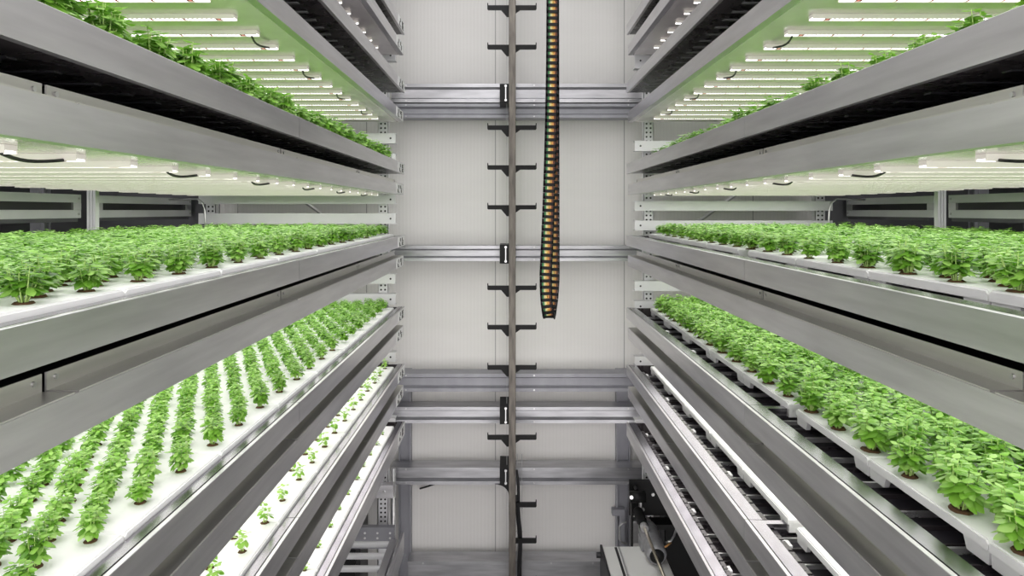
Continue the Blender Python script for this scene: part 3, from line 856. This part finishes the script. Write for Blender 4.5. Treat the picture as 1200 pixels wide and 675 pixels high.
# ------------------------------------------------------------------ lower right: cabinet, gear motor, rods
def P(u, v, Y): return Vector(((u - 597) * Y / 800, Y, H + (247 - v) * Y / 800))
t = thing('machine_cabinet', 'white machine cabinet beneath the lowest right tray', 'cabinet', (.75, 3.4, 0))
zc = P(706, 640, 3.85).z; xa = P(706, 640, 3.85).x
part('body', MB().box(xa, xa + .33, 2.4, 3.85, .3, zc), 'cabinet', t, bevel=.006)
part('side_edge', MB().box(xa - .012, xa - .001, 2.4, 3.86, .3, zc + .004), 'black', t)
part('top_slot', MB().box(xa + .065, xa + .078, 2.42, 3.83, zc, zc + .004), 'black', t)
part('top_rail', MB().box(xa + .084, xa + .092, 2.42, 3.83, zc, zc + .006), 'alu', t)
part('knob', MB().tube([(xa - .035, 3.84, zc - .045), (xa - .012, 3.84, zc - .045)], .016, 12), 'black', t)
for x in (xa + .03, xa + .27):
    for y in (2.5, 3.7): part('foot', MB().box(x, x + .04, y, y + .04, 0, .3), 'blacksteel', t)
t = thing('gear_motor', 'dark grey cylindrical gear motor above the white machine cabinet', 'motor', tuple(P(767, 652, 3.72)))
a, b = P(758, 618, 3.95), P(770, 652, 3.62)
d = (b - a).normalized()
part('housing', MB().tube([a, a + d*.02, a + d*.04, b - d*.05, b - d*.02, b], [.038, .052, .055, .055, .055, .046], 20), 'motor', t, smooth=True)
part('end_cap', MB().tube([b - d*.002, b + d*.012], [.040, .034], 18), 'blacksteel', t, smooth=True)
part('gearbox', MB().tube([a - d*.10, a - d*.06, a - d*.02, a], [.022, .036, .040, .042], 14), 'alu', t, smooth=True)
nl_ = P(753, 622, 3.9)
part('terminal_box', MB().box(nl_.x - .03, nl_.x + .01, 3.78, 3.88, nl_.z - .06, nl_.z), 'motor', t, bevel=.004)
t = thing('push_rod', 'slanting brass-toned push rod passing over the grey motor', 'rod', tuple(P(784, 690, 3.35)))
A, B = P(747, 598, 3.98), P(784, 690, 3.30)
part('rod', MB().tube([A, B], .0085, 10), 'brass', t, smooth=True)
dd = (B - A).normalized()
part('bellows', MB().tube([A + dd * q * .022 for q in range(8)], [.024, .032, .022, .032, .022, .030, .020, .026], 12), 'blacksteel', t, smooth=True)
part('collar', MB().tube([A + dd*.15, A + dd*.19], .022, 12), 'alu', t)
part('joint', MB().tube([P(742, 582, 4.0) + Vector((-.02, 0, 0)), P(742, 582, 4.0) + Vector((.07, 0, 0))], .034, 14), 'blacksteel', t, smooth=True)
part('joint_bolt', MB().tube([P(740, 583, 3.96), P(740, 583, 3.94)], .011, 8), 'screw', t)
t = thing('drive_bracket', 'black steel drive bracket bolted behind the right rack foot', 'bracket', (.83, 4.1, H - 1.75))
part('plate', MB().box(.72, 1.02, 4.1, 4.12, H - 1.83, H - 1.62), 'blacksteel', t)
part('arm', MB().box(.80, 1.1, 4.0, 4.1, H - 1.87, H - 1.84), 'blacksteel', t)
for x, z in ((.755, -1.66), (.86, -1.70), (.80, -1.79), (.97, -1.78)):
    part('bolt', MB().tube([(x, 4.085, H + z), (x, 4.1, H + z)], .010, 8), 'screw', t)
t = thing('support_frame', 'narrow steel stand carrying the push rod joint beside the motor', 'stand', (.745, 4.02, 0))
part('post', MB().box(.715, .725, 4.0, 4.04, 0, H - 1.66), 'blacksteel', t); part('post', MB().box(.765, .775, 4.0, 4.04, 0, H - 1.66), 'alu', t)
part('side_box', MB().box(.72, .765, 4.0, 4.06, H - 1.95, H - 1.82), 'galv', t, bevel=.004)
pipe = [P(733, 612, 4.53), P(733, 612, 4.45), P(729, 613, 4.42), P(726, 617, 4.42), P(726, 632, 4.42), P(729, 636, 4.42), P(734, 637, 4.45), P(734, 637, 4.53)]
solo('grab_handle', MB().tube(pipe, .007, 8), 'alu', 'bent grey pipe handle on the column beside the motor', 'handle', loc=pipe[-1], smooth=True)
mb = MB(); q = P(718, 601, 4.5); mb.box(q.x - .002, q.x + .08, 4.5, 4.55, q.z - .02, q.z + .02); mb.box(q.x + .045, q.x + .08, 4.5, 4.55, q.z - .30, q.z - .02)
solo('angle_bracket', mb, 'column', 'grey angle bracket on the wall column above the white cabinet', 'bracket', loc=tuple(q))
c = [P(758, 640, 3.85), P(762, 647, 3.8), P(768, 650, 3.75), P(776, 648, 3.75)]
solo('motor_cable', MB().tube([P(752, 641, 3.84), P(754, 648, 3.80), P(760, 652, 3.74), P(768, 652, 3.68)], .005, 8), 'wire_y', 'yellow cable looping under the grey motor', 'cable', loc=tuple(P(752, 641, 3.84)), smooth=True)
solo('motor_cable', MB().tube([P(775, 642, 3.75), P(781, 640, 3.75), P(786, 636, 3.8)], .005, 8), 'wire_o', 'short orange cable leaving the grey motor sideways', 'cable', loc=tuple(P(775, 642, 3.75)), smooth=True)
c = [P(780, 636, 3.78), P(786, 634, 3.78), P(790, 628, 3.8), P(793, 618, 3.85), P(796, 606, 3.9)]
solo('water_hose', MB().tube(c, .006, 8), 'alu', 'thin pale hose curving up in the dark beside the motor', 'hose', loc=tuple(c[0]), smooth=True)
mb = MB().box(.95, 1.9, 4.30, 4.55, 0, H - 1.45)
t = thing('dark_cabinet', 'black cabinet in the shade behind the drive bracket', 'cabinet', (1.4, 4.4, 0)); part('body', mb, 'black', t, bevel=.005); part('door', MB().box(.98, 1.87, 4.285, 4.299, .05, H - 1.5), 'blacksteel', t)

# ------------------------------------------------------------------ light, camera
w = bpy.data.worlds.new('world'); S.world = w; w.use_nodes = True
bg = w.node_tree.nodes['Background']; bg.inputs[0].default_value = (1., .97, .975, 1); bg.inputs[1].default_value = 2.5
def area(name, loc, rot, sx, sy, e):
    l = bpy.data.lights.new(name, 'AREA'); l.shape = 'RECTANGLE'; l.size = sx; l.size_y = sy; l.energy = e
    o = bpy.data.objects.new(name, l); COL.objects.link(o); o.location = loc; o.rotation_euler = rot; return o
area('aisle_fill_lamp', (.03, 2.2, 4.9), (0, 0, 0), .9, 3.6, 35)  # unseen lamp added as fill for the aisle and back wall
cam = bpy.data.cameras.new('camera'); co = bpy.data.objects.new('camera', cam); COL.objects.link(co)
co.location = (0, 0, H); co.rotation_euler = (PI/2, 0, 0)
cam.sensor_width = 36; cam.lens = 24; cam.shift_x = 3 / 1200; cam.shift_y = -90.5 / 1200; cam.clip_start = .05
S.camera = co
S.view_settings.view_transform = 'Standard'; S.view_settings.look = 'None'; S.view_settings.gamma = 1; S.view_settings.use_curve_mapping = False
S.view_settings.exposure = 0.
S.cycles.max_bounces = 8; S.cycles.diffuse_bounces = 4; S.cycles.glossy_bounces = 4; S.cycles.transmission_bounces = 3
S.cycles.sample_clamp_indirect = 6
